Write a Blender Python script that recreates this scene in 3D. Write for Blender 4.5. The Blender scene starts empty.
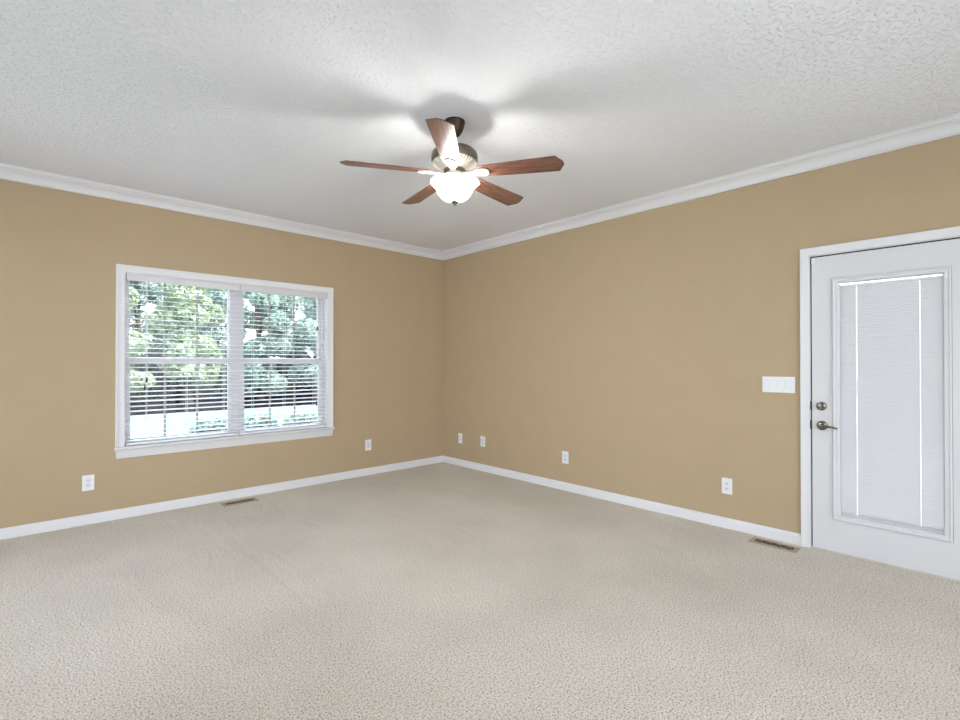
import bpy, bmesh, math, random
from mathutils import Vector, Matrix
PI = math.pi
S = bpy.context.scene
COL = S.collection

# ------------------------------------------------------------------ camera
cam_d = bpy.data.cameras.new('camera')
cam = bpy.data.objects.new('camera', cam_d); COL.objects.link(cam)
S.camera = cam
CAM = Vector((-4.0416, -5.0242, 1.2932))
YAW, PITCH, FPX = 0.8182, 0.0064, 488.9
cam_d.sensor_fit = 'HORIZONTAL'; cam_d.sensor_width = 36.0
cam_d.lens = FPX / 960 * 36.0
cam.location = CAM
cam.rotation_euler = (PI/2 + PITCH, 0, YAW - PI/2)
cam_d.clip_start = 0.05; cam_d.clip_end = 400

# ------------------------------------------------------------------ exposure
S.view_settings.view_transform = 'Standard'
S.view_settings.look = 'None'
S.view_settings.gamma = 1.0
S.view_settings.use_curve_mapping = False
S.view_settings.exposure = 2.11

# ------------------------------------------------------------------ sky
W = bpy.data.worlds.new('sky'); S.world = W; W.use_nodes = True
nt = W.node_tree; nt.nodes.clear()
out = nt.nodes.new('ShaderNodeOutputWorld'); bg = nt.nodes.new('ShaderNodeBackground')
tc = nt.nodes.new('ShaderNodeTexCoord'); sep = nt.nodes.new('ShaderNodeSeparateXYZ')
ramp = nt.nodes.new('ShaderNodeValToRGB')
ramp.color_ramp.elements[0].position = 0.0; ramp.color_ramp.elements[0].color = (0.88, 0.94, 1, 1)
ramp.color_ramp.elements[1].position = 0.75; ramp.color_ramp.elements[1].color = (0.42, 0.62, 0.95, 1)
noi = nt.nodes.new('ShaderNodeTexNoise'); noi.inputs['Scale'].default_value = 3.0; noi.inputs['Detail'].default_value = 6
cr = nt.nodes.new('ShaderNodeValToRGB'); cr.color_ramp.elements[0].position = 0.42; cr.color_ramp.elements[1].position = 0.6
mx = nt.nodes.new('ShaderNodeMix'); mx.data_type = 'RGBA'; mx.inputs['B'].default_value = (0.92, 0.96, 1, 1)
L = nt.links.new
L(tc.outputs['Generated'], sep.inputs[0]); L(sep.outputs['Z'], ramp.inputs[0])
L(tc.outputs['Generated'], noi.inputs['Vector']); L(noi.outputs['Fac'], cr.inputs[0])
L(cr.outputs['Color'], mx.inputs['Factor']); L(ramp.outputs['Color'], mx.inputs['A'])
L(mx.outputs['Result'], bg.inputs['Color']); bg.inputs['Strength'].default_value = 1.25
L(bg.outputs[0], out.inputs['Surface'])

# ------------------------------------------------------------------ sun
sd = bpy.data.lights.new('sun', 'SUN'); sun = bpy.data.objects.new('sun', sd); COL.objects.link(sun)
sd.energy = 3.0; sd.angle = math.radians(1.0); sd.color = (1.0, 0.96, 0.9)
sun.rotation_euler = Vector((0.55, -0.5, 0.9)).to_track_quat('Z', 'Y').to_euler()

# ================================================================== materials
def mat(name, color, rough=0.6, metal=0.0, spec=0.5):
    m = bpy.data.materials.new(name); m.use_nodes = True
    b = m.node_tree.nodes['Principled BSDF']
    b.inputs['Base Color'].default_value = (*color, 1); b.inputs['Roughness'].default_value = rough
    b.inputs['Metallic'].default_value = metal; b.inputs['Specular IOR Level'].default_value = spec
    return m
def nodes(m): return m.node_tree.nodes, m.node_tree.links.new, m.node_tree.nodes['Principled BSDF']
def noise(m, scale, detail=2.0, rough=0.5, coord='Object', stretch=None):
    N, L, b = nodes(m)
    t = N.new('ShaderNodeTexCoord'); n = N.new('ShaderNodeTexNoise')
    n.inputs['Scale'].default_value = scale; n.inputs['Detail'].default_value = detail; n.inputs['Roughness'].default_value = rough
    if stretch:
        mp = N.new('ShaderNodeMapping'); mp.inputs['Scale'].default_value = stretch
        L(t.outputs[coord], mp.inputs['Vector']); L(mp.outputs[0], n.inputs['Vector'])
    else: L(t.outputs[coord], n.inputs['Vector'])
    return n
def bump(m, src, dist, strength=1.0, prev=None):
    N, L, b = nodes(m)
    bp = N.new('ShaderNodeBump'); bp.inputs['Distance'].default_value = dist; bp.inputs['Strength'].default_value = strength
    L(src, bp.inputs['Height'])
    if prev: L(prev.outputs[0], bp.inputs['Normal'])
    L(bp.outputs[0], b.inputs['Normal']); return bp
def colramp(m, src, stops, target='Base Color'):
    N, L, b = nodes(m)
    r = N.new('ShaderNodeValToRGB'); e = r.color_ramp.elements
    while len(e) < len(stops): e.new(0.5)
    for el, (p, c) in zip(e, stops): el.position = p; el.color = (*c, 1) if len(c) == 3 else c
    L(src, r.inputs[0])
    if target: L(r.outputs[0], b.inputs[target])
    return r
def srgb(r, g, b):
    f = lambda c: (c/255/12.92) if c/255 <= 0.04045 else ((c/255+0.055)/1.055)**2.4
    return (f(r), f(g), f(b))

M = {}
# tan wall paint, fine roller texture
m = M['wall'] = mat('tan_wall_paint', srgb(178, 156, 121), 0.75, spec=0.25)
n = noise(m, 5.0, 3); colramp(m, n.outputs['Fac'], [(0.3, srgb(180, 160, 130)), (0.7, srgb(182, 162, 132))])
n2 = noise(m, 260, 2); bump(m, n2.outputs['Fac'], 0.0006, 0.5)
# textured ceiling
m = M['ceiling'] = mat('textured_ceiling_paint', srgb(231, 233, 237), 0.85, spec=0.2)
n1 = noise(m, 42, 3, 0.55); N, Lk, b = nodes(m)
r1 = colramp(m, n1.outputs['Fac'], [(0.50, (0, 0, 0)), (0.62, (1, 1, 1))], None)
n2 = noise(m, 130, 3, 0.6)
bp1 = bump(m, r1.outputs[0], 0.005, 0.7); bump(m, n2.outputs['Fac'], 0.003, 0.4, bp1)
# white trim paint
M['trim'] = mat('white_trim_paint', srgb(222, 222, 224), 0.42)
M['door'] = mat('white_door_paint', srgb(213, 213, 215), 0.45)
M['vinyl'] = mat('white_window_vinyl', srgb(224, 222, 226), 0.4)
M['plastic'] = mat('white_plate_plastic', srgb(228, 230, 232), 0.35)
M['device'] = mat('device_plastic', srgb(212, 218, 226), 0.35)
M['black'] = mat('black_slot', (0.012, 0.011, 0.01), 0.6)
M['strip'] = mat('dark_weatherstrip', (0.02, 0.02, 0.02), 0.8)
M['slat'] = mat('blind_slat_vinyl', srgb(242, 243, 245), 0.4)
M['mini'] = mat('mini_blind_vinyl', srgb(224, 223, 224), 0.5)
M['valance'] = mat('blind_valance_vinyl', srgb(214, 212, 213), 0.4)
M['cord'] = mat('white_cord', srgb(225, 228, 232), 0.8)
M['tassel'] = mat('dark_tassel', (0.02, 0.02, 0.022), 0.5)
M['grid'] = mat('grille_bar', srgb(160, 157, 154), 0.5)
# glass
def glass(name, refl=1.0):
    m = bpy.data.materials.new(name); m.use_nodes = True
    N = m.node_tree.nodes; Lk = m.node_tree.links.new; N.clear()
    o = N.new('ShaderNodeOutputMaterial'); t = N.new('ShaderNodeBsdfTransparent'); g = N.new('ShaderNodeBsdfGlossy')
    g.inputs['Roughness'].default_value = 0.02; fr = N.new('ShaderNodeFresnel'); fr.inputs['IOR'].default_value = 1.28
    mxx = N.new('ShaderNodeMixShader'); Lk(fr.outputs[0], mxx.inputs[0]); Lk(t.outputs[0], mxx.inputs[1]); Lk(g.outputs[0], mxx.inputs[2])
    Lk(mxx.outputs[0], o.inputs['Surface']); return m
M['glass'] = glass('window_glass')
# carpet
m = M['carpet'] = mat('cream_pile_carpet', srgb(214, 203, 188), 0.95, spec=0.05)
na = noise(m, 128, 3, 0.65); nb = noise(m, 1.1, 4, 0.55); N, Lk, b = nodes(m)
ra = colramp(m, na.outputs['Fac'], [(0.34, srgb(136, 124, 108)), (0.47, srgb(230, 220, 206)), (0.62, srgb(252, 246, 237))], None)
rb = colramp(m, nb.outputs['Fac'], [(0.32, srgb(236, 233, 228)), (0.68, srgb(255, 254, 251))], None)
mm = N.new('ShaderNodeMix'); mm.data_type = 'RGBA'; mm.blend_type = 'MULTIPLY'; mm.inputs['Factor'].default_value = 1.0
Lk(ra.outputs[0], mm.inputs['A']); Lk(rb.outputs[0], mm.inputs['B']); Lk(mm.outputs['Result'], b.inputs['Base Color'])
b.inputs['Sheen Weight'].default_value = 0.25; b.inputs['Sheen Roughness'].default_value = 0.5
nc = noise(m, 3.2, 3, 0.6, stretch=(1.0, 0.28, 1.0)); nc.inputs['Distortion'].default_value = 1.2
bpa = bump(m, nc.outputs['Fac'], 0.05, 0.45)
nd = noise(m, 70, 2, 0.5); bpb = bump(m, nd.outputs['Fac'], 0.012, 0.6, bpa)
bump(m, na.outputs['Fac'], 0.010, 1.0, bpb)
# metals
M['nickel'] = mat('satin_nickel', srgb(128, 123, 116), 0.18, 1.0)
m = M['pewter'] = mat('brushed_pewter_motor', srgb(122, 112, 102), 0.34, 0.9)
M['pale_metal'] = mat('pale_satin_nickel', srgb(225, 220, 212), 0.38, 0.55)
M['sill'] = mat('almond_threshold', srgb(214, 204, 190), 0.5)
M['gap_line'] = mat('grey_gap_line', srgb(120, 121, 123), 0.6)
M['dark_metal'] = mat('dark_brown_metal', srgb(62, 46, 32), 0.4, 0.7)  # dark brown metal tone of canopy, downrod and strike plates
M['register'] = mat('tan_register_metal', srgb(176, 158, 134), 0.45, 0.1)
# blade wood (grain runs along local X)
m = M['wood'] = mat('cherry_blade_wood', srgb(140, 84, 62), 0.30)
n = noise(m, 3.2, 6, 0.65, stretch=(1.2, 22, 22)); n.inputs['Distortion'].default_value = 0.9
colramp(m, n.outputs['Fac'], [(0.34, srgb(40, 21, 16)), (0.44, srgb(88, 54, 43)), (0.54, srgb(134, 92, 76)), (0.62, srgb(70, 42, 33)), (0.76, srgb(120, 80, 66))])
nodes(m)[2].inputs['Coat Weight'].default_value = 0.3; nodes(m)[2].inputs['Coat Roughness'].default_value = 0.25
# frosted bowl (lit from inside by its bulbs)
m = bpy.data.materials.new('frosted_glass_bowl'); M['bowl'] = m; m.use_nodes = True
N = m.node_tree.nodes; Lk = m.node_tree.links.new; N.clear()
o = N.new('ShaderNodeOutputMaterial'); tr = N.new('ShaderNodeBsdfTransparent'); tl = N.new('ShaderNodeBsdfTranslucent'); df = N.new('ShaderNodeBsdfDiffuse')
tl.inputs['Color'].default_value = (0.98, 0.96, 0.93, 1); df.inputs['Color'].default_value = (0.9, 0.89, 0.87, 1)
m1 = N.new('ShaderNodeMixShader'); m1.inputs[0].default_value = 0.45; Lk(tl.outputs[0], m1.inputs[1]); Lk(df.outputs[0], m1.inputs[2])
m2 = N.new('ShaderNodeMixShader'); m2.inputs[0].default_value = 0.06; Lk(tr.outputs[0], m2.inputs[1]); Lk(m1.outputs[0], m2.inputs[2])
em = N.new('ShaderNodeEmission'); em.inputs['Color'].default_value = (1, 0.96, 0.9, 1); em.inputs['Strength'].default_value = 0.13
ad = N.new('ShaderNodeAddShader'); Lk(m2.outputs[0], ad.inputs[0]); Lk(em.outputs[0], ad.inputs[1]); Lk(ad.outputs[0], o.inputs['Surface'])
m = M['bulb'] = mat('frosted_bulb', (0.9, 0.9, 0.88), 0.4)
nodes(m)[2].inputs['Emission Color'].default_value = (1, 0.97, 0.93, 1); nodes(m)[2].inputs['Emission Strength'].default_value = 85.0
# outdoors
m = M['grass'] = mat('lawn_grass', (0.2, 0.32, 0.16), 0.9, spec=0.0)
n = noise(m, 9, 6, 0.7); colramp(m, n.outputs['Fac'], [(0.35, (0.13, 0.24, 0.19)), (0.65, (0.2, 0.33, 0.27))])
n = noise(m, 60, 2); bump(m, n.outputs['Fac'], 0.05, 0.6)
m = M['mulch'] = mat('mulch_painted_shade', (0.03, 0.024, 0.02), 0.95, spec=0.0)  # near-black: tree shade is painted into the ground colour
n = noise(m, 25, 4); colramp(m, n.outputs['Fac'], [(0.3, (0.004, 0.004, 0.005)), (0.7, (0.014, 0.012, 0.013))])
M['concrete'] = mat('reflector_concrete', (0.55, 0.54, 0.52), 0.9, spec=0.0)
n = noise(M['concrete'], 8, 5); colramp(M['concrete'], n.outputs['Fac'], [(0.3, (0.5, 0.49, 0.47)), (0.7, (0.6, 0.59, 0.57))])
M['bark'] = mat('tree_bark', (0.08, 0.065, 0.05), 0.9)
n = noise(M['bark'], 12, 4, stretch=(1, 1, 0.2)); bump(M['bark'], n.outputs['Fac'], 0.03, 0.8)
def leafmat(name, c1, c2):
    m = bpy.data.materials.new(name); m.use_nodes = True
    N = m.node_tree.nodes; Lk = m.node_tree.links.new; N.clear()
    o = N.new('ShaderNodeOutputMaterial'); d = N.new('ShaderNodeBsdfDiffuse'); t = N.new('ShaderNodeBsdfTranslucent')
    tcx = N.new('ShaderNodeTexCoord'); n = N.new('ShaderNodeTexNoise'); n.inputs['Scale'].default_value = 2.5; n.inputs['Detail'].default_value = 5
    r = N.new('ShaderNodeValToRGB'); r.color_ramp.elements[0].position = 0.38; r.color_ramp.elements[1].position = 0.62
    r.color_ramp.elements[0].color = (*c1, 1); r.color_ramp.elements[1].color = (*c2, 1)
    Lk(tcx.outputs['Object'], n.inputs['Vector']); Lk(n.outputs['Fac'], r.inputs[0]); Lk(r.outputs[0], d.inputs['Color']); Lk(r.outputs[0], t.inputs['Color'])
    mxx = N.new('ShaderNodeMixShader'); mxx.inputs[0].default_value = 0.35; Lk(d.outputs[0], mxx.inputs[1]); Lk(t.outputs[0], mxx.inputs[2])
    Lk(mxx.outputs[0], o.inputs['Surface']); return m
M['leaf_a'] = leafmat('pale_green_leaves', (0.24, 0.32, 0.27), (0.52, 0.62, 0.56))
M['leaf_b'] = leafmat('mid_green_leaves', (0.17, 0.24, 0.20), (0.42, 0.53, 0.47))
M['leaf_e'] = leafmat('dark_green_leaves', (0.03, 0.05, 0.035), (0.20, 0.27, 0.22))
M['leaf_c'] = leafmat('yellow_green_leaves', (0.24, 0.31, 0.19), (0.48, 0.56, 0.41))
M['leaf_d'] = leafmat('silver_green_leaves', (0.02, 0.04, 0.035), (0.35, 0.46, 0.42))
M['siding'] = mat('outer_wall_siding', (0.6, 0.58, 0.54), 0.8)

# ================================================================== mesh helpers
class MB:
    def __init__(s): s.v = []; s.f = []
    def poly(s, verts, faces):
        k = len(s.v); s.v += [tuple(v) for v in verts]; s.f += [tuple(i + k for i in f) for f in faces]
    def box(s, x0, x1, y0, y1, z0, z1, mtx=None):
        vs = [Vector((x, y, z)) for x in (x0, x1) for y in (y0, y1) for z in (z0, z1)]
        if mtx: vs = [mtx @ v for v in vs]
        s.poly(vs, [(0, 1, 3, 2), (4, 6, 7, 5), (0, 4, 5, 1), (2, 3, 7, 6), (0, 2, 6, 4), (1, 5, 7, 3)])
    def bbox(s, x0, x1, y0, y1, z0, z1, bev=0.002, seg=2, mtx=None):
        bm = bmesh.new(); bmesh.ops.create_cube(bm, size=1)
        bmesh.ops.transform(bm, matrix=Matrix.Translation(((x0+x1)/2, (y0+y1)/2, (z0+z1)/2)) @ Matrix.Diagonal((abs(x1-x0), abs(y1-y0), abs(z1-z0), 1)), verts=bm.verts)
        bmesh.ops.bevel(bm, geom=bm.edges[:], offset=bev, segments=seg, profile=0.6, affect='EDGES')
        s.bm(bm, mtx)
    def bm(s, bm, mtx=None):
        bm.verts.index_update()
        s.poly([(mtx @ v.co) if mtx else v.co.copy() for v in bm.verts], [[v.index for v in f.verts] for f in bm.faces]); bm.free()
    def lathe(s, prof, seg=48, origin=(0, 0, 0), axis='Z', cap=True, mtx=None):
        vs = []; fs = []
        for (r, z) in prof:
            for k in range(seg):
                a = 2*PI*k/seg; p = Vector((r*math.cos(a), r*math.sin(a), z))
                if axis == 'X': p = Vector((p.z, p.x, p.y))
                if axis == 'Y': p = Vector((p.x, p.z, p.y))
                p += Vector(origin)
                vs.append(mtx @ p if mtx else p)
        for i in range(len(prof)-1):
            for k in range(seg):
                k2 = (k+1) % seg; fs.append((i*seg+k, i*seg+k2, (i+1)*seg+k2, (i+1)*seg+k))
        if cap:
            fs.append(tuple(range(seg-1, -1, -1))); n = (len(prof)-1)*seg; fs.append(tuple(range(n, n+seg)))
        s.poly(vs, fs)
    def prism(s, outline, h0, h1, mtx=None):      # outline in XY, extruded in Z
        n = len(outline); vs = [Vector((x, y, h0)) for x, y in outline] + [Vector((x, y, h1)) for x, y in outline]
        if mtx: vs = [mtx @ v for v in vs]
        s.poly(vs, [tuple(range(n-1, -1, -1)), tuple(range(n, 2*n))] + [(i, (i+1) % n, n+(i+1) % n, n+i) for i in range(n)])
    def tube(s, pts, r, seg=8, r2=None):
        pts = [Vector(p) for p in pts]; n = len(pts); vs = []; fs = []
        for i, p in enumerate(pts):
            d = (pts[min(i+1, n-1)] - pts[max(i-1, 0)]).normalized()
            u = d.cross(Vector((0, 0, 1))); u = u.normalized() if u.length > 1e-4 else Vector((1, 0, 0)); w = d.cross(u)
            rr = r if r2 is None else r + (r2-r)*i/(n-1)
            for k in range(seg):
                a = 2*PI*k/seg; vs.append(p + rr*(math.cos(a)*u + math.sin(a)*w))
        for i in range(n-1):
            for k in range(seg):
                k2 = (k+1) % seg; fs.append((i*seg+k, i*seg+k2, (i+1)*seg+k2, (i+1)*seg+k))
        fs.append(tuple(range(seg-1, -1, -1))); fs.append(tuple(range((n-1)*seg, n*seg)))
        s.poly(vs, fs)
    def build(s, name, m, parent=None, smooth=None, bevel=0, recalc=True):
        me = bpy.data.meshes.new(name); me.from_pydata([tuple(v) for v in s.v], [], s.f)
        if recalc:
            b = bmesh.new(); b.from_mesh(me); bmesh.ops.recalc_face_normals(b, faces=b.faces); b.to_mesh(me); b.free()
        me.materials.append(M[m] if isinstance(m, str) else m)
        o = bpy.data.objects.new(name, me); COL.objects.link(o)
        if parent: o.parent = parent
        if smooth is not None:
            me.polygons.foreach_set('use_smooth', [True]*len(me.polygons))
            me.set_sharp_from_angle(angle=math.radians(smooth))
        if bevel:
            bv = o.modifiers.new('bevel', 'BEVEL'); bv.width = bevel; bv.segments = 2; bv.limit_method = 'ANGLE'
        return o
def empty(name, loc=(0, 0, 0), rz=0):
    o = bpy.data.objects.new(name, None); COL.objects.link(o); o.location = loc; o.rotation_euler = (0, 0, rz); o.empty_display_size = 0.1; return o
def tag(o, label=None, cat=None, group=None, kind=None):
    if label: o['label'] = label
    if cat: o['category'] = cat
    if group: o['group'] = group
    if kind: o['kind'] = kind
    return o
def struct(o, label=None, cat=None): return tag(o, label, cat, kind='structure')
def copy_tree(o, parent=None):
    c = o.copy(); COL.objects.link(c); c.parent = parent
    for ch in list(o.children): copy_tree(ch, c)
    return c
def sweep(prof, path):
    """prof: (inward offset, z) list, path: list of (point, inward unit offset at that point) for mitred runs"""
    mb = MB(); n = len(prof); vs = []; fs = []
    for (p, inn) in path:
        for (d, z) in prof: vs.append((p[0] + inn[0]*d, p[1] + inn[1]*d, z))
    for i in range(len(path)-1):
        for k in range(n):
            k2 = (k+1) % n; fs.append((i*n+k, i*n+k2, (i+1)*n+k2, (i+1)*n+k))
    fs.append(tuple(range(n-1, -1, -1))); fs.append(tuple(range((len(path)-1)*n, len(path)*n)))
    mb.poly(vs, fs); return mb

# ================================================================== the room
CEIL = 2.74; XL = -5.4; YR = -6.8; TH = 0.16
WX0, WX1, WZ0, WZ1 = -3.415, -1.615, 0.595, 2.055          # window opening
DY0, DY1, DZ1 = -4.957, -4.093, 2.050                        # door opening (slab + jambs)

mb = MB(); mb.box(XL-TH, TH, YR-TH, TH, -0.15, 0.0)
struct(mb.build('floor', 'carpet'), 'cream cut-pile carpet covering the whole floor', 'floor')
mb = MB(); mb.box(XL-TH-0.7, TH+0.5, YR-TH-0.9, TH+0.45, CEIL, CEIL+0.2)  # overhang past the walls added to hold direct sun back
struct(mb.build('ceiling', 'ceiling'), 'white textured ceiling', 'ceiling')
def wall_with_hole(name, axis, c0, c1, a0, a1, holes, label):
    """axis 'Y': wall runs along X, between y c0..c1; holes (a, b, z0, z1)"""
    mb = MB()
    def bx(p, q, z0, z1):
        if q - p < 1e-4 or z1 - z0 < 1e-4: return
        if axis == 'Y': mb.box(p, q, c0, c1, z0, z1)
        else: mb.box(c0, c1, p, q, z0, z1)
    cur = a0
    for (h0, h1, z0, z1) in sorted(holes):
        bx(cur, h0, 0, CEIL); bx(h0, h1, 0, z0); bx(h0, h1, z1, CEIL); cur = h1
    bx(cur, a1, 0, CEIL)
    return struct(mb.build(name, 'wall'), label, 'wall')
wall_with_hole('wall_back', 'Y', 0, TH, XL, TH, [(WX0, WX1, WZ0, WZ1)], 'tan painted wall holding the double window')
wall_with_hole('wall_right', 'X', 0, TH, YR, 0, [(DY0, DY1, 0, DZ1)], 'tan painted wall holding the white glazed door')
wall_with_hole('wall_left', 'X', XL-TH, XL, YR, 0, [(-6.6, -5.2, 0, 2.5), (-2.9, -0.4, 0, 2.5)], 'tan painted side wall with two glazed openings added for daylight')
wall_with_hole('wall_rear', 'Y', YR-TH, YR, XL-TH, TH, [(-5.2, -0.4, 0, 2.5)], 'tan painted rear wall with a wide glazed opening added for daylight')

# unseen glazed openings behind the camera, added to bring in daylight
def glazed(name, axis, c, a0, a1, n, z1):
    root = MB()
    def bx(mb, p, q, z0, zz1, d0, d1):
        if axis == 'Y': mb.box(p, q, c+d0, c+d1, z0, zz1)
        else: mb.box(c+d0, c+d1, p, q, z0, zz1)
    bx(root, a0, a1, 0, 0.05, -.04, .04); bx(root, a0, a1, z1-0.05, z1, -.04, .04)
    for k in range(n+1):
        a = a0 + (a1-a0)*k/n; bx(root, max(a0, a-.03), min(a1, a+.03), 0.05, z1-0.05, -.04, .04)
    fr = struct(root.build(name, 'vinyl'), 'unseen wide white framed glass opening added to let daylight in', 'window')
    for k in range(n):
        p = a0 + (a1-a0)*k/n + .03; q = a0 + (a1-a0)*(k+1)/n - .03
        g = MB(); bx(g, p, q, 0.05, z1-0.05, -.003, .003); g.build('pane', 'glass', fr)
glazed('daylight_opening_2', 'Y', YR-TH/2, -5.2, -0.4, 4, 2.5)
glazed('daylight_opening_3', 'X', XL-TH/2, -6.6, -5.2, 1, 2.5)
glazed('daylight_opening_4', 'X', XL-TH/2, -2.9, -0.4, 2, 2.5)

# crown moulding: profile (offset from wall, z)
CZ = 2.645
crown = [(0, CZ), (0.017, CZ), (0.020, CZ+0.003), (0.020, CZ+0.009), (0.017, CZ+0.012), (0.011, CZ+0.013), (0.012, CZ+0.020), (0.018, CZ+0.034), (0.029, CZ+0.047), (0.043, CZ+0.057),
         (0.058, CZ+0.063), (0.058, CZ+0.070), (0.068, CZ+0.071), (0.076, CZ+0.075), (0.080, CZ+0.082), (0.080, CZ+0.087), (0.088, CZ+0.088), (0.088, CEIL), (0, CEIL)]
base = [(0, 0), (0.014, 0), (0.014, 0.060), (0.0125, 0.066), (0.009, 0.070), (0.0065, 0.077), (0.005, 0.080), (0, 0.080)]
sweep(crown, [((XL, 0), (0, -1)), ((0, 0), (-1, -1))]).build('trim_1', 'trim', smooth=35)
struct(bpy.data.objects['trim_1'], 'white crown moulding along the top of the window wall', 'crown moulding')
sweep(crown, [((0, 0), (-1, -1)), ((0, YR), (-1, 0))]).build('trim_2', 'trim', smooth=35)
struct(bpy.data.objects['trim_2'], 'white crown moulding along the top of the door wall', 'crown moulding')
struct(sweep(base, [((XL, 0), (0, -1)), ((0, 0), (-1, -1))]).build('baseboard_back', 'trim', smooth=35), 'white baseboard under the window', 'baseboard')
struct(sweep(base, [((0, 0), (-1, -1)), ((0, -4.046), (-1, 0))]).build('baseboard_right', 'trim', smooth=35), 'white baseboard from the corner to the door casing', 'baseboard')
struct(sweep(base, [((0, -5.004), (-1, 0)), ((0, YR), (-1, 0))]).build('baseboard_right', 'trim', smooth=35), 'white baseboard beyond the door', 'baseboard')

# ================================================================== window
# casing: picture-frame mitred profile on the back wall
def casing(name, label, parent, prof, pts, plane, mat_='trim', closed=False):
    """prof: (outward offset, thickness from wall) ; pts: [(a,z,(da,dz))]; plane 'Y' -> (a, -t, z); 'X' -> (-t, a, z)"""
    mb = MB(); n = len(prof); vs = []; fs = []
    for (a, z, (da, dz)) in pts:
        for (o_, t_) in prof:
            aa = a + da*o_; zz = z + dz*o_
            vs.append((aa, -t_, zz) if plane == 'Y' else (-t_, aa, zz))
    for i in range(len(pts)-1):
        for k in range(n):
            k2 = (k+1) % n; fs.append((i*n+k, i*n+k2, (i+1)*n+k2, (i+1)*n+k))
    fs.append(tuple(range(n-1, -1, -1))); fs.append(tuple(range((len(pts)-1)*n, len(pts)*n)))
    mb.poly(vs, fs); return mb.build(name, mat_, parent, smooth=30)
cprof = [(0, 0), (0, 0.011), (0.004, 0.013), (0.012, 0.012), (0.030, 0.013), (0.044, 0.016), (0.050, 0.019), (0.060, 0.019), (0.062, 0.017), (0.062, 0)]
win = struct(empty('window_1', ((WX0+WX1)/2, 0.0, WZ0)), 'white double-hung twin window with cased frame', 'window')
def wparent(o):
    o.parent = win; o.matrix_parent_inverse = Matrix.Translation(-Vector(win.location)); return o
wparent(casing('window_casing', '', None, cprof, [(WX0, WZ0-0.01, (-1, 0)), (WX0, WZ1, (-1, 1)), (WX1, WZ1, (1, 1)), (WX1, WZ0-0.01, (1, 0))], 'Y'))
# jamb liner
mb = MB(); J = 0.006
mb.box(WX0, WX0+J, 0, TH, WZ0, WZ1); mb.box(WX1-J, WX1, 0, TH, WZ0, WZ1); mb.box(WX0+J, WX1-J, 0, TH, WZ1-J, WZ1)
wparent(mb.build('window_jamb', 'trim'))
# stool with rounded nose + apron
mb = MB(); prof = [(0.09, 0.572), (-0.040, 0.572), (-0.047, 0.576), (-0.050, 0.584), (-0.047, 0.592), (-0.040, 0.596), (0.09, 0.596)]
vs = []
for x in (WX0-0.066, WX1+0.066):
    for (y, z) in prof: vs.append((x, min(y, 0.0), z))
n = len(prof); mb.poly(vs, [tuple(range(n-1, -1, -1)), tuple(range(n, 2*n))] + [(i, (i+1) % n, n+(i+1) % n, n+i) for i in range(n)])
mb.box(WX0+J, WX1-J, -0.001, 0.075, 0.575, 0.596)
wparent(mb.build('window_stool', 'trim', smooth=40))
mb = MB(); prof = [(0, 0.50), (-0.010, 0.500), (-0.013, 0.506), (-0.014, 0.530), (-0.019, 0.545), (-0.022, 0.572), (0, 0.572)]
vs = []
for x, s_ in ((WX0-0.062, 1), (WX1+0.062, -1)):
    for (y, z) in prof: vs.append((x + s_*(0.572-z)*0.12, y, z))
n = len(prof); mb.poly(vs, [tuple(range(n-1, -1, -1)), tuple(range(n, 2*n))] + [(i, (i+1) % n, n+(i+1) % n, n+i) for i in range(n)])
wparent(mb.build('window_apron', 'trim', smooth=30))
# vinyl frames: two units side by side
YF0, YF1 = 0.080, 0.150
mb = MB()
units = [(-3.409, -2.560), (-2.470, -1.621)]
glx = [(-3.364, -2.590), (-2.441, -1.677)]
for (u0, u1) in units:
    mb.box(u0, u0+0.020, YF0, YF1, 0.596, 2.049); mb.box(u1-0.020, u1, YF0, YF1, 0.596, 2.049)
    mb.box(u0+0.020, u1-0.020, YF0, YF1, 2.036, 2.049); mb.box(u0+0.020, u1-0.020, YF0, YF1, 0.596, 0.612)
mb.box(-2.560, -2.470, 0.072, YF1, 0.596, 2.049)
wparent(mb.build('window_frame', 'vinyl', bevel=0.002))
def sash(u0, u1, g0, g1, z0, z1, gz0, gz1, y0, y1, grid):
    m_ = MB(); m_.box(u0, g0, y0, y1, z0, z1); m_.box(g1, u1, y0, y1, z0, z1); m_.box(g0, g1, y0, y1, z0, gz0); m_.box(g0, g1, y0, y1, gz1, z1)
    s_ = wparent(m_.build('window_sash', 'vinyl', bevel=0.003))
    yc = (y0+y1)/2
    g_ = MB(); g_.box(g0, g1, yc-.002, yc+.002, gz0, gz1); pane = g_.build('pane', 'glass', s_)
    k_ = MB(); w = 0.009
    for t in (1/3, 2/3):
        xx = g0 + (g1-g0)*t; k_.box(xx-w, xx+w, yc+.004, yc+.012, gz0, gz1)
    zc = (gz0+gz1)/2; k_.box(g0, g1, yc+.005, yc+.011, zc-w, zc+w)
    k_.build('grille', 'grid', s_)
for (u0, u1), (g0, g1) in zip(units, glx):
    sash(u0+.020, u1-.020, g0, g1, 0.612, 1.340, 0.645, 1.285, 0.084, 0.112, 0)      # lower, room side
    sash(u0+.020, u1-.020, g0-.004, g1+.004, 1.300, 2.036, 1.340, 2.022, 0.116, 0.144, 0)  # upper, outer side
for (g0, g1) in glx:          # sash locks
    xc = (g0+g1)/2; l_ = MB(); l_.bbox(xc-.03, xc+.03, 0.086, 0.112, 1.340, 1.352, .003); wparent(l_.build('sash_lock', 'vinyl'))

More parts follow.
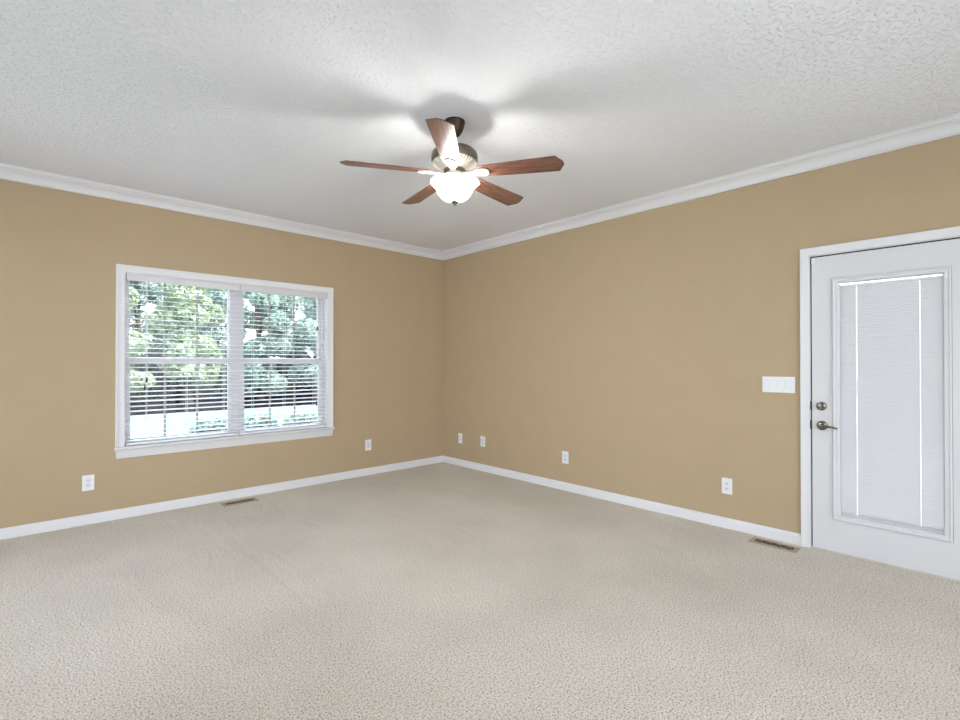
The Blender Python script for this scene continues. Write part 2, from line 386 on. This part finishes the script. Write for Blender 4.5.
# ================================================================== window blinds
def blind(x0, x1, label, ladders, cords):
    root = empty('window_blind', ((x0+x1)/2, 0.035, 0.60)); rx, ry, rz = root.location
    tag(root, label, 'blind', 'twin white slatted blinds in the window')
    def B(mb, name, m_, **k):
        o = mb.build(name, m_, root, **k); o.matrix_parent_inverse = Matrix.Translation((-rx, -ry, -rz)); return o
    mb = MB(); mb.bbox(x0, x1, 0.008, 0.060, 2.000, 2.044, .002); B(mb, 'headrail', 'valance')
    mb = MB(); mb.bbox(x0-.003, x1+.003, -0.006, 0.003, 1.990, 2.0485, .002)
    mb.bbox(x0-.003, x1+.003, -0.010, -0.003, 2.040, 2.047, .002); B(mb, 'valance', 'valance')
    mb = MB(); z = 1.962; tilt = math.radians(7)
    while z > 0.632:
        mt = Matrix.Translation(((x0+x1)/2, 0.036, z)) @ Matrix.Rotation(tilt, 4, 'X')
        w = (x1-x0)/2
        pts = []
        for k in range(5):
            y = -0.025 + 0.05*k/4; c = 0.0016*(1-(2*k/4-1)**2); pts.append((y, c))
        top = [(y, c+0.0014) for y, c in pts]; bot = [(y, c-0.0014) for y, c in reversed(pts)]
        ol = top + bot; n = len(ol)
        vs = [mt @ Vector((sx*w, y, c)) for sx in (-1, 1) for (y, c) in ol]
        mb.poly(vs, [tuple(range(n-1, -1, -1)), tuple(range(n, 2*n))] + [(i, (i+1) % n, n+(i+1) % n, n+i) for i in range(n)])
        z -= 0.0415
    B(mb, 'slats', 'slat', smooth=40)
    mb = MB(); mb.bbox(x0, x1, 0.012, 0.060, 0.600, 0.618, .004); B(mb, 'bottom_rail', 'slat')
    for lx in ladders:
        mb = MB(); mb.box(lx-.0015, lx+.0015, 0.0075, 0.0085, 0.612, 2.0); mb.box(lx-.0015, lx+.0015, 0.0635, 0.0645, 0.612, 2.0)
        B(mb, 'ladder_tape', 'cord')
    for (cx_, zb) in cords:
        mb = MB(); mb.tube([(cx_, -0.012, 2.0), (cx_+.001, -0.013, (2.0+zb)/2), (cx_, -0.012, zb+.02)], 0.0011, 6)
        c_ = B(mb, 'lift_cord', 'cord')
        mb = MB(); mb.lathe([(0.0025, zb+.024), (0.005, zb+.018), (0.0075, zb), (0.0085, zb-.018), (0.006, zb-.022)], 14, (cx_, -0.012, 0))
        t_ = mb.build('tassel', 'tassel', c_)
    return root
blind(-3.402, -2.5155, 'white slatted blind covering the left half of the window', [-3.255, -2.95, -2.64], [(-3.262, 1.150), (-3.274, 1.085)])
blind(-2.5045, -1.628, 'white slatted blind covering the right half of the window', [-2.38, -2.07, -1.75], [(-1.735, 1.665), (-1.742, 0.865)])

# ================================================================== door
door = struct(empty('door_1', (0, -4.525, 0)), 'white exterior door with full glass and enclosed mini blind', 'door')
def dpar(o, p=None):
    if p is None: o.parent = door; o.matrix_parent_inverse = Matrix.Translation(-Vector(door.location))
    return o
dprof = [(0, 0), (0, 0.012), (0.003, 0.014), (0.010, 0.013), (0.028, 0.014), (0.040, 0.017), (0.046, 0.019), (0.053, 0.019), (0.055, 0.017), (0.055, 0)]
ca, cb, cz = -4.101, -4.949, 2.045
dpar(casing('door_casing', '', None, dprof, [(ca, 0, (1, 0)), (ca, cz, (1, 1)), (cb, cz, (-1, 1)), (cb, 0, (-1, 0))], 'X', 'trim'))
mb = MB()                                     # jambs behind the casing, slab recessed to their edge
mb.box(0.0, TH, -4.104, -4.093, 0, 2.050); mb.box(0.0, TH, -4.957, -4.946, 0, 2.050); mb.box(0.0, TH, -4.946, -4.104, 2.040, 2.050)
dpar(mb.build('door_jamb', 'trim'))
mb = MB()                                     # stop and weatherstrip seen in the gap
mb.box(0.010, 0.075, -4.1122, -4.1042, 0.014, 2.0398); mb.box(0.010, 0.075, -4.9458, -4.9383, 0.014, 2.0398); mb.box(0.010, 0.075, -4.9383, -4.1122, 2.0308, 2.0398)
dpar(mb.build('weatherstrip', 'strip'))
mb = MB(); mb.box(-0.002, TH+.03, -4.946, -4.104, 0.0005, 0.008); dpar(mb.build('threshold', 'sill', bevel=.002))
# slab with opening
SY0, SY1, SZ0, SZ1 = -4.938, -4.1125, 0.010, 2.0305
GY0, GY1, GZ0, GZ1 = -4.795, -4.257, 0.252, 1.846     # hole
mb = MB(); X0, X1 = 0.002, 0.044
mb.box(X0, X1, SY0, GY0, SZ0, SZ1); mb.box(X0, X1, GY1, SY1, SZ0, SZ1); mb.box(X0, X1, GY0, GY1, SZ0, GZ0); mb.box(X0, X1, GY0, GY1, GZ1, SZ1)
slab = dpar(mb.build('door_slab', 'door'))
def lite(mb, o0, o1, xs, inner):
    pass
# raised lite frame, mitred ring
lprof = [(0, 0.001), (0, 0.008), (0.004, 0.012), (0.010, 0.012), (0.014, 0.007), (0.024, 0.0085), (0.032, 0.006), (0.040, -0.008), (0.040, -0.024)]  # (inward, out towards room)
oy0, oy1, oz0, oz1 = -4.820, -4.232, 0.227, 1.872
mb = MB(); vs = []; fs = []; n = len(lprof)
cor = [(oy1, oz0, -1, 1), (oy1, oz1, -1, -1), (oy0, oz1, 1, -1), (oy0, oz0, 1, 1)]
for (a, z, da, dz) in cor:
    for (i_, t_) in lprof: vs.append((X0 - t_, a + da*i_, z + dz*i_))
for c in range(4):
    c2 = (c+1) % 4
    for k in range(n-1): fs.append((c*n+k, c*n+k+1, c2*n+k+1, c2*n+k))
mb.poly(vs, fs); lf = mb.build('lite_frame', 'door', slab, smooth=30)
g_ = 0.0022
mb = MB(); mb.box(X0-.0012, X0+.004, oy0-g_, oy0, oz0-g_, oz1+g_); mb.box(X0-.0012, X0+.004, oy1, oy1+g_, oz0-g_, oz1+g_)
mb.box(X0-.0012, X0+.004, oy0, oy1, oz0-g_, oz0); mb.box(X0-.0012, X0+.004, oy0, oy1, oz1, oz1+g_*.6); mb.build('gap_line', 'gap_line', slab)  # grey strip added to draw the dark edge gap of the lite frame
iy0, iy1, iz0, iz1 = oy0+.040, oy1-.040, oz0+.040, oz1-.040
mb = MB(); mb.box(0.0155, 0.0195, GY0+.004, GY1-.004, GZ0+.004, GZ1-.004); mb.build('pane', 'glass', slab)
mb = MB(); mb.box(0.0375, 0.0415, GY0+.004, GY1-.004, GZ0+.004, GZ1-.004); mb.build('pane', 'glass', slab)
# enclosed mini blind
mb = MB(); zz = iz1 - 0.026
segs = [(GY0+.005, -4.6778), (-4.6762, -4.3618), (-4.3602, GY1-.005)]
while zz > iz0 + 0.014:
    for (ya, yb) in segs:
        mt = Matrix.Translation((0.0285, (ya+yb)/2, zz)) @ Matrix.Rotation(math.radians(62), 4, 'Y'); w = (yb-ya)/2
        mb.poly([mt @ Vector(p) for p in [(-.0078, -w, .0002), (0, -w, .0012), (.0078, -w, .0002), (.0078, w, .0002), (0, w, .0012), (-.0078, w, .0002),
             (-.0078, -w, -.0002), (0, -w, .0008), (.0078, -w, -.0002), (.0078, w, -.0002), (0, w, .0008), (-.0078, w, -.0002)]],
            [(0, 1, 4, 5), (1, 2, 3, 4), (6, 11, 10, 7), (7, 10, 9, 8), (0, 5, 11, 6), (2, 8, 9, 3)])
    zz -= 0.0122
mini = mb.build('mini_blind', 'mini', slab)
mb = MB(); mb.box(0.0225, 0.0345, GY0+.005, GY1-.005, iz1-.020, iz1-.007); mb.build('blind_headrail', 'slat', slab)
mb = MB(); mb.box(0.0225, 0.0345, GY0+.005, GY1-.005, GZ0+.005, iz0+.010); mb.build('blind_rail', 'slat', slab)
for yy in (-4.361, -4.677):
    mb = MB(); mb.box(0.0202, 0.0206, yy-.0004, yy+.0004, iz0+.005, iz1-.01); mb.build('ladder_cord', 'cord', slab)
mb = MB(); mb.bbox(-0.010, -0.003, oy0+.016, oy0+.028, 1.80, 1.835, .0015); mb.build('blind_slider', 'plastic', slab)
# screw plugs on the lite frame
# deadbolt
def rose(parent_name, y, z, r, lab):
    mb = MB(); mb.lathe([(r, 0.002), (r, -0.004), (r*.93, -0.010), (r*.55, -0.014), (r*.2, -0.015)], 36, (0, y, z), 'X')
    return mb.build(parent_name, 'nickel', slab, smooth=40)
db = rose('deadbolt', -4.168, 0.996, 0.031, '')
mb = MB(); mb.bbox(-0.034, -0.012, -4.168-.005, -4.168+.005, 0.996-.018, 0.996+.018, .003); mb.build('thumb_turn', 'nickel', db)
lv = rose('lever_handle', -4.172, 0.862, 0.033, '')
mb = MB(); mb.lathe([(0.011, -0.012), (0.011, -0.045), (0.008, -0.050)], 20, (0, -4.172, 0.862), 'X')
mb.tube([(-0.044, -4.165, 0.862), (-0.047, -4.19, 0.864), (-0.047, -4.225, 0.860), (-0.045, -4.255, 0.853), (-0.043, -4.268, 0.853)], 0.0095, 12, r2=0.006)
mb.build('lever', 'nickel', lv, smooth=50)
# strike plates on jamb edge
for z0 in (0.996, 0.862):
    mb = MB(); mb.bbox(-0.003, 0.03, -4.1055, -4.1015, z0-.03, z0+.03, .001); mb.build('strike_plate', 'dark_metal', door).matrix_parent_inverse = Matrix.Translation(-Vector(door.location))

# contact sensor at the slab's top corner
cs = empty('contact_sensor', (0.0, -4.126, 2.003))
tag(cs, 'small white plastic contact sensor at the top left corner of the door', 'sensor')
mb = MB(); mb.bbox(-0.010, 0.0018, -.013, .013, -.016, .016, .003); mb.build('housing', 'plastic', cs)
mb = MB(); mb.bbox(-0.012, -0.009, -.007, .007, -.006, .006, .001); mb.build('cover', 'device', cs)
# ================================================================== outlets and switch
def outlet(kind, label, loc, rz, w=0.078, h=0.124):
    r = empty('wall_plate' if kind != 'duplex' else 'wall_outlet', loc, rz); tag(r, label, 'outlet' if kind == 'duplex' else 'wall plate', 'wall plates above the baseboard')
    mb = MB(); mb.bbox(-w/2, w/2, -0.006, 0.0, -h/2, h/2, .0025); mb.build('cover_plate', 'plastic', r)
    if kind == 'duplex':
        for s_ in (-1, 1):
            mb = MB(); zc = s_*0.0195
            ol = []
            for k in range(24):
                a = 2*PI*k/24; ol.append((0.0172*math.cos(a), max(-.0135, min(.0135, 0.0172*math.sin(a)))))
            mb.prism(ol, 0.0055, 0.0085, Matrix.Rotation(PI/2, 4, 'X') @ Matrix.Translation((0, zc, 0)))
            rc = mb.build('receptacle', 'device', r)
            mb = MB(); mb.box(-.0075, -.0055, -.0089, -.0084, zc-.002, zc+.006); mb.box(.0055, .0075, -.0089, -.0084, zc-.001, zc+.005)
            mb.lathe([(0.0022, -.0089), (0.0022, -.0084)], 12, (0, 0, zc-.0075), 'Y'); mb.build('slot', 'black', rc)
        mb = MB(); mb.lathe([(0.003, -.0075), (0.003, -.0055)], 12, (0, 0, 0), 'Y'); mb.build('screw', 'device', r)
    elif kind == 'decora':
        mb = MB(); mb.bbox(-.0165, .0165, -0.0085, -0.005, -.0335, .0335, .0012); rc = mb.build('receptacle', 'device', r)
        for s_ in (-1, 1):
            mb = MB(); zc = s_*.019; mb.box(-.0075, -.0055, -.0089, -.0084, zc-.002, zc+.006); mb.box(.0055, .0075, -.0089, -.0084, zc-.001, zc+.005)
            mb.lathe([(0.0022, -.0089), (0.0022, -.0084)], 12, (0, 0, zc-.0075), 'Y'); mb.build('slot', 'black', rc)
    else:                       # phone / coax jacks
        for s_ in (-1, 1):
            mb = MB(); mb.bbox(-.008, .008, -0.0085, -0.005, s_*.018-.008, s_*.018+.008, .001); jk = mb.build('jack', 'device', r)
            mb = MB(); mb.lathe([(0.0042, -.0105), (0.0042, -.0082)], 14, (0, 0, s_*.018), 'Y'); mb.build('socket', 'black', jk)
        for s_ in (-1, 1):
            mb = MB(); mb.lathe([(0.0028, -.0072), (0.0028, -.0055)], 12, (0, 0, s_*.045), 'Y'); mb.build('screw', 'device', r)
    return r
RW = -PI/2   # on right wall, facing -x
outlet('duplex', 'white duplex outlet low on the window wall, left of the window', (-3.650, 0, 0.332), 0)
outlet('decora', 'white outlet low on the window wall between the window and the room corner', (-1.113, 0, 0.345), 0)
outlet('jack', 'narrow white jack plate on the door wall, nearest the room corner', (0, -0.349, 0.345), RW, 0.070)
outlet('decora', 'white outlet second from the room corner on the door wall', (0, -0.761, 0.353), RW)
outlet('duplex', 'white duplex outlet midway along the door wall', (0, -1.982, 0.333), RW)
outlet('duplex', 'white duplex outlet on the door wall beside the door', (0, -3.545, 0.329), RW)
sw = empty('light_switch', (0, -3.905, 1.136), RW)
tag(sw, 'white four-gang rocker switch plate on the tan wall left of the door', 'light switch')
mb = MB(); mb.bbox(-.106, .106, -.006, 0, -.058, .058, .0025); mb.build('cover_plate', 'plastic', sw)
for k in range(4):
    xc = -.069 + .046*k
    mb = MB(); mb.bbox(xc-.0168, xc+.0168, -.0075, -.005, -.034, .034, .001); fr = mb.build('switch_frame', 'device', sw)
    up = k in (0, 3)
    mt = Matrix.Translation((xc, -.0085, 0)) @ Matrix.Rotation(math.radians(4 if up else -4), 4, 'X')
    mb = MB(); mb.bbox(-.0145, .0145, -.002, .002, -.031, .031, .001, mtx=mt); mb.build('rocker', 'plastic', fr)
# ================================================================== floor registers
def register(label, loc, rz, L_=0.300, W_=0.125):
    r = empty('floor_register', loc, rz); tag(r, label, 'floor vent', 'floor registers in the carpet')
    mb = MB(); a, b_ = L_/2, W_/2; ia, ib = a-.028, b_-.030; h = 0.006
    mb.bbox(-a, a, -b_, -ib, 0.0005, h, .0015); mb.bbox(-a, a, ib, b_, 0.0005, h, .0015)
    mb.bbox(-a, -ia, -ib, ib, 0.0005, h, .0015); mb.bbox(ia, a, -ib, ib, 0.0005, h, .0015)
    mb.build('rim', 'register', r)
    mb = MB(); nl = 8
    for k in range(nl):                  # scrolled lattice
        x0 = -ia + 2*ia*k/nl; x1 = x0 + 2*ia/nl; s_ = 1 if k % 2 else -1
        mb.tube([(x0, -ib*s_, h-.002), ((x0+x1)/2-.003*s_, 0, h-.002), (x1, ib*s_, h-.002)], 0.0017, 6)
    mb.build('grille', 'register', r)
    mb = MB(); mb.box(-ia-.002, ia+.002, -ib-.002, ib+.002, 0.0003, 0.0042); mb.build('damper', 'black', r)
    return r
register('tan metal floor register in the carpet under the window', (-2.560, -0.175, 0), 0)
register('tan metal floor register in the carpet beside the door casing', (-0.136, -3.910, 0), PI/2)

# ================================================================== ceiling fan
FX, FY = -2.1565, -2.789
fan = empty('ceiling_fan', (FX, FY, CEIL))
tag(fan, 'five-blade cherry wood ceiling fan with a lit frosted glass bowl, hanging from the ceiling', 'ceiling fan')
def Z(z): return z - CEIL
def lat(name, prof, m_, parent=fan, seg=56, smooth=35, cap=True):
    mb = MB(); mb.lathe([(r, Z(z)) for r, z in prof], seg, cap=cap); return mb.build(name, m_, parent, smooth=smooth)
lat('canopy', [(0.062, 2.7395), (0.063, 2.734), (0.060, 2.725), (0.056, 2.705), (0.047, 2.680), (0.034, 2.660), (0.020, 2.650), (0.014, 2.648)], 'dark_metal')
lat('downrod', [(0.0125, 2.655), (0.0125, 2.565)], 'dark_metal', seg=20)
lat('coupling', [(0.016, 2.600), (0.024, 2.592), (0.026, 2.580), (0.026, 2.570)], 'pewter', seg=32)
lat('motor_housing', [(0.020, 2.578), (0.060, 2.576), (0.095, 2.571), (0.120, 2.562), (0.134, 2.548), (0.139, 2.532), (0.139, 2.502), (0.136, 2.494), (0.130, 2.490)], 'pewter')
# vented lower ring: cone with ribs
lat('vent_cone', [(0.128, 2.491), (0.116, 2.482), (0.072, 2.458), (0.064, 2.452), (0.060, 2.446)], 'pewter')
mb = MB()
for k in range(40):
    a = 2*PI*k/40; mt = Matrix.Rotation(a, 4, 'Z')
    pr = [(0.133, 2.494), (0.133, 2.486), (0.118, 2.476), (0.074, 2.452), (0.066, 2.448), (0.066, 2.456), (0.110, 2.482)]
    t_ = 0.0042; vs = [mt @ Vector((r, s_*t_*(0.5+r/0.2), Z(z))) for s_ in (-1, 1) for r, z in pr]; n = len(pr)
    mb.poly(vs, [tuple(range(n-1, -1, -1)), tuple(range(n, 2*n))] + [(i, (i+1) % n, n+(i+1) % n, n+i) for i in range(n)])
mb.build('vent_ribs', 'pale_metal', fan)
lat('hub', [(0.066, 2.452), (0.066, 2.440), (0.058, 2.434), (0.050, 2.431)], 'pewter')
lat('switch_housing', [(0.048, 2.432), (0.052, 2.426), (0.052, 2.406), (0.056, 2.400), (0.056, 2.394), (0.046, 2.388)], 'pale_metal')
# blades and irons, local +X outward
BZ = 2.424
R0, R1 = 0.165, 0.660
def blade_outline():
    ol = [(R0, -0.050), (R0-.006, -0.040), (R0-.010, 0), (R0-.006, 0.040), (R0, 0.050)]
    ol += [(R0+.10, 0.058), (R0+.25, 0.064), (R1-.034, 0.070), (R1, 0.014), (R1, -0.014), (R1-.034, -0.070), (R0+.25, -0.064), (R0+.10, -0.058)]
    return ol
bl_me = None
PIT = math.radians(12)
F_ang = YAW + PI        # direction towards the camera
blades = []
for k in range(5):
    # phi measured from towards-camera, turning to image-left
    phi = math.radians(3.5 + 72*k)
    a = F_ang - phi
    rot = Matrix.Rotation(a, 4, 'Z') @ Matrix.Rotation(PIT, 4, 'X')
    # right-hand edge (looking outward) higher: local -Y up
    rot = Matrix.Rotation(a, 4, 'Z') @ Matrix.Rotation(-PIT, 4, 'X')
    rot = rot @ Matrix.Rotation(math.radians([0, 0, 0, 0.6, 3.2][k]), 4, 'Y')
    if bl_me is None:
        mb = MB(); mb.prism(blade_outline(), 0.0, 0.006); b_ = mb.build('blade', 'wood', fan, bevel=0.0015); bl_me = b_.data
        # iron: arm + rounded palm under the blade
        mi = MB()
        ol = []
        for q in range(17):
            t = -PI/2 + PI*q/16; ol.append((0.185 + 0.036*math.cos(t), 0.036*math.sin(t)))
        ol += [(0.150, 0.030), (0.120, 0.016), (0.095, 0.014), (0.058, 0.022), (0.058, -0.022), (0.095, -0.014), (0.120, -0.016), (0.150, -0.030)]
        mi.prism(ol, -0.008, -0.0005)
        for q in (-1, 0, 1): mi.lathe([(0.0045, -0.0105), (0.0045, -0.008)], 10, (0.192 if q == 0 else 0.175, q*0.018, 0))
        i_ = mi.build('blade_iron', 'pale_metal', fan, bevel=0.0015); ir_me = i_.data
        blades.append(b_)
    else:
        b_ = blades[0].copy(); COL.objects.link(b_); i2 = i_.copy(); COL.objects.link(i2); i_ = i2
    for o_ in (b_, i_):
        o_.parent = fan; o_.matrix_local = Matrix.Translation((0, 0, Z(BZ))) @ rot
# light kit
bowl_prof = [(0.1455, 2.384), (0.146, 2.380), (0.1425, 2.373), (0.132, 2.362), (0.120, 2.350), (0.111, 2.338), (0.105, 2.325), (0.099, 2.311), (0.088, 2.295), (0.070, 2.280), (0.045, 2.270), (0.018, 2.266)]
bowl = lat('glass_bowl', bowl_prof + [(0.018, 2.269), (0.044, 2.273), (0.068, 2.283), (0.085, 2.298), (0.096, 2.313), (0.102, 2.326), (0.108, 2.340), (0.117, 2.352), (0.130, 2.365), (0.140, 2.376), (0.1425, 2.384)], 'bowl', cap=False, smooth=60); bowl.location.z -= 0.006
lat('light_block_plate', [(0.02, 2.394), (0.080, 2.391), (0.080, 2.388), (0.02, 2.388)], 'pale_metal')  # plate added to keep steep bulb light off the ceiling near the fan
lat('finial', [(0.021, 2.265), (0.024, 2.259), (0.021, 2.254), (0.012, 2.249), (0.007, 2.243), (0.006, 2.236), (0.003, 2.231)], 'nickel', seg=28)
lat('center_stem', [(0.005, 2.39), (0.005, 2.258)], 'nickel', seg=12)
for k in range(2):
    a = YAW - PI/2 + math.radians(-8 + 180*k); r_ = 0.056
    bx_, by_ = r_*math.cos(a), r_*math.sin(a)
    mb = MB(); mb.lathe([(0.008, Z(2.362)), (0.012, Z(2.358)), (0.018, Z(2.350)), (0.0245, Z(2.338)), (0.0255, Z(2.326)), (0.022, Z(2.311)), (0.012, Z(2.303)), (0.003, Z(2.301))], 24, (bx_, by_, 0))
    mb.build('bulb', 'bulb', fan, smooth=60)
    mb = MB(); mb.lathe([(0.013, Z(2.388)), (0.013, Z(2.362)), (0.010, Z(2.360))], 20, (bx_, by_, 0)); mb.build('bulb_socket', 'plastic', fan, smooth=40)

# ================================================================== outdoors
GZ = -0.45
mb = MB(); mb.box(-60, 60, 0.4, 110, GZ-0.3, GZ); struct(mb.build('lawn', 'grass'), 'sunlit lawn outside the window', 'lawn')
mb = MB(); mb.box(-60, 60, -60, 0.4, GZ-0.3, GZ); struct(mb.build('reflector', 'concrete'), 'unseen pale concrete patio around the house', 'reflector')  # unseen slab added to bounce sunlight up to the ceiling
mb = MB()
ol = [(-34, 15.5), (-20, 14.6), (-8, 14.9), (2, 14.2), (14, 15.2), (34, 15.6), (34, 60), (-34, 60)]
mb.prism(ol, GZ, GZ+0.06); struct(mb.build('mulch_shade_bed', 'mulch'), 'dark mulch bed under the trees, shade put into its colour', 'garden bed')
def leaves(name, m_, parent, blobs, count, size, seed):
    rnd = random.Random(seed); mb = MB(); tot = sum(b[3]*b[4] for b in blobs)
    for (x, y, z, rx, rz) in blobs:
        for _ in range(int(count*rx*rz/tot)):
            while True:
                p = Vector((rnd.uniform(-1, 1), rnd.uniform(-1, 1), rnd.uniform(-1, 1)))
                if 0.25 < p.length < 1: break
            p = p.normalized()*(p.length**0.4)
            c = Vector((x + p.x*rx, y + p.y*rx, z + p.z*rz)); s_ = size*rnd.uniform(0.6, 1.3)
            u = Vector((rnd.gauss(0, 1), rnd.gauss(0, 1), rnd.gauss(0, 0.6))).normalized(); w = u.orthogonal().normalized()
            w = Matrix.Rotation(rnd.uniform(0, 6.28), 3, u) @ w
            mb.poly([c - u*s_, c + w*s_*0.5, c + u*s_, c - w*s_*0.5], [(0, 1, 2, 3)])
    return mb.build(name, m_, parent, recalc=False)
def tree(x, y, h, r, m_, label, seed, low=0.25, size=0.095, count=18000):
    rnd = random.Random(seed); t = empty('tree', (x, y, GZ+.05)); tag(t, label, 'tree', 'trees beyond the lawn')
    mb = MB(); mb.tube([(0, 0, 0), (rnd.uniform(-.1, .1), 0, h*.3), (rnd.uniform(-.3, .3), rnd.uniform(-.2, .2), h*.8)], 0.20, 10, r2=0.06)
    for k in range(5):
        a = rnd.uniform(0, 6.28); z0 = h*rnd.uniform(.25, .6)
        mb.tube([(0, 0, z0), (math.cos(a)*r*.35, math.sin(a)*r*.35, z0+h*.1), (math.cos(a)*r*.7, math.sin(a)*r*.7, z0+h*.16)], 0.07, 7, r2=0.02)
    mb.build('trunk', 'bark', t, smooth=60)
    blobs = []
    for k in range(24):
        a = rnd.uniform(0, 6.28); q = rnd.random(); zz = h*(low + (1-low-.12)*q); rr = r*(0.75 if q < .75 else .4)*rnd.uniform(.4, 1)
        blobs.append((math.cos(a)*rr, math.sin(a)*rr, zz, r*rnd.uniform(.32, .5), r*rnd.uniform(.28, .42)))
    leaves('crown', m_, t, blobs, count, size, seed)
    return t
specs = [(-1.6, 18.6, 7.2, 1.35, 'leaf_c', 'yellow-green leafy tree at the left edge of the window view'),
         (1.2, 19.0, 6.8, 1.35, 'leaf_c', 'yellow-green tree in the middle of the left window unit'),
         (4.0, 18.4, 6.0, 1.3, 'leaf_b', 'mid green tree just right of the centre mullion of the window'),
         (6.9, 18.8, 5.8, 1.35, 'leaf_a', 'pale green tree toward the right edge of the window view'),
         (0.2, 24.6, 9.0, 1.75, 'leaf_a', 'tall pale tree standing behind the two yellow-green trees'),
         (3.9, 25.2, 8.0, 1.75, 'leaf_b', 'tall darker tree seen past the centre mullion of the window'),
         (7.6, 24.8, 8.6, 1.75, 'leaf_a', 'tall pale tree behind the middle of the right window unit'),
         (11.3, 25.2, 8.2, 1.75, 'leaf_b', 'tall darker tree behind the right edge of the window view')]
for i, (x, y, h, r, m_, lab) in enumerate(specs): tree(x, y, h, r, m_, lab, 40+i, low=0.12)
def shrub(x, y, r, h, lab, seed):
    t = empty('shrub', (x, y, GZ)); tag(t, lab, 'shrub', 'shrubs below the window')
    mb = MB()
    for k in range(5):
        a = k*1.25; mb.tube([(0, 0, 0), (math.cos(a)*r*.3, math.sin(a)*r*.3, h*.4), (math.cos(a)*r*.5, math.sin(a)*r*.5, h*.75)], 0.014, 6, r2=0.006)
    mb.build('stems', 'bark', t)
    leaves('foliage', 'leaf_d', t, [(0, 0, h*.5, r, h*.46), (r*.35, 0, h*.6, r*.6, h*.38), (-r*.4, .1, h*.55, r*.6, h*.4)], 1500, 0.045, seed)
sh = [(-1.72, 3.9, 'below the left window unit, nearest the open lawn'), (-0.95, 4.05, 'just left of the centre mullion of the window'),
      (-0.2, 3.9, 'below the left half of the right window unit'), (0.58, 4.05, 'at the right edge of the window view')]
for i, (x, y, lab) in enumerate(sh): shrub(x, y, 0.36, 0.84, 'silver-green shrub seen '+lab, 70+i)
for i, (x, lab) in enumerate([(-1.9, 'at the left edge of the window view'), (0.3, 'left of the middle of the left window unit'), (2.5, 'in the right half of the left window unit'),
                              (4.7, 'in the left half of the right window unit'), (6.9, 'right of the middle of the right window unit'), (9.1, 'at the right edge of the window view')]):
    t = empty('bush', (x, 21.6+0.2*(i % 2), GZ+.05)); tag(t, 'dark green bush between trees '+lab, 'bush', 'bushes between the trees')
    mb = MB()
    for k in range(5):
        a = k*1.25; mb.tube([(0, 0, 0), (math.cos(a)*.3, math.sin(a)*.3, .9), (math.cos(a)*.6, math.sin(a)*.6, 1.7)], 0.03, 6, r2=0.012)
    mb.build('stems', 'bark', t)
    leaves('foliage', 'leaf_e', t, [(0, 0, 1.3, 1.0, 1.2), (.1, 0, 2.0, .85, .8), (-.15, .1, .8, 1.0, .8)], 5000, 0.085, 90+i)
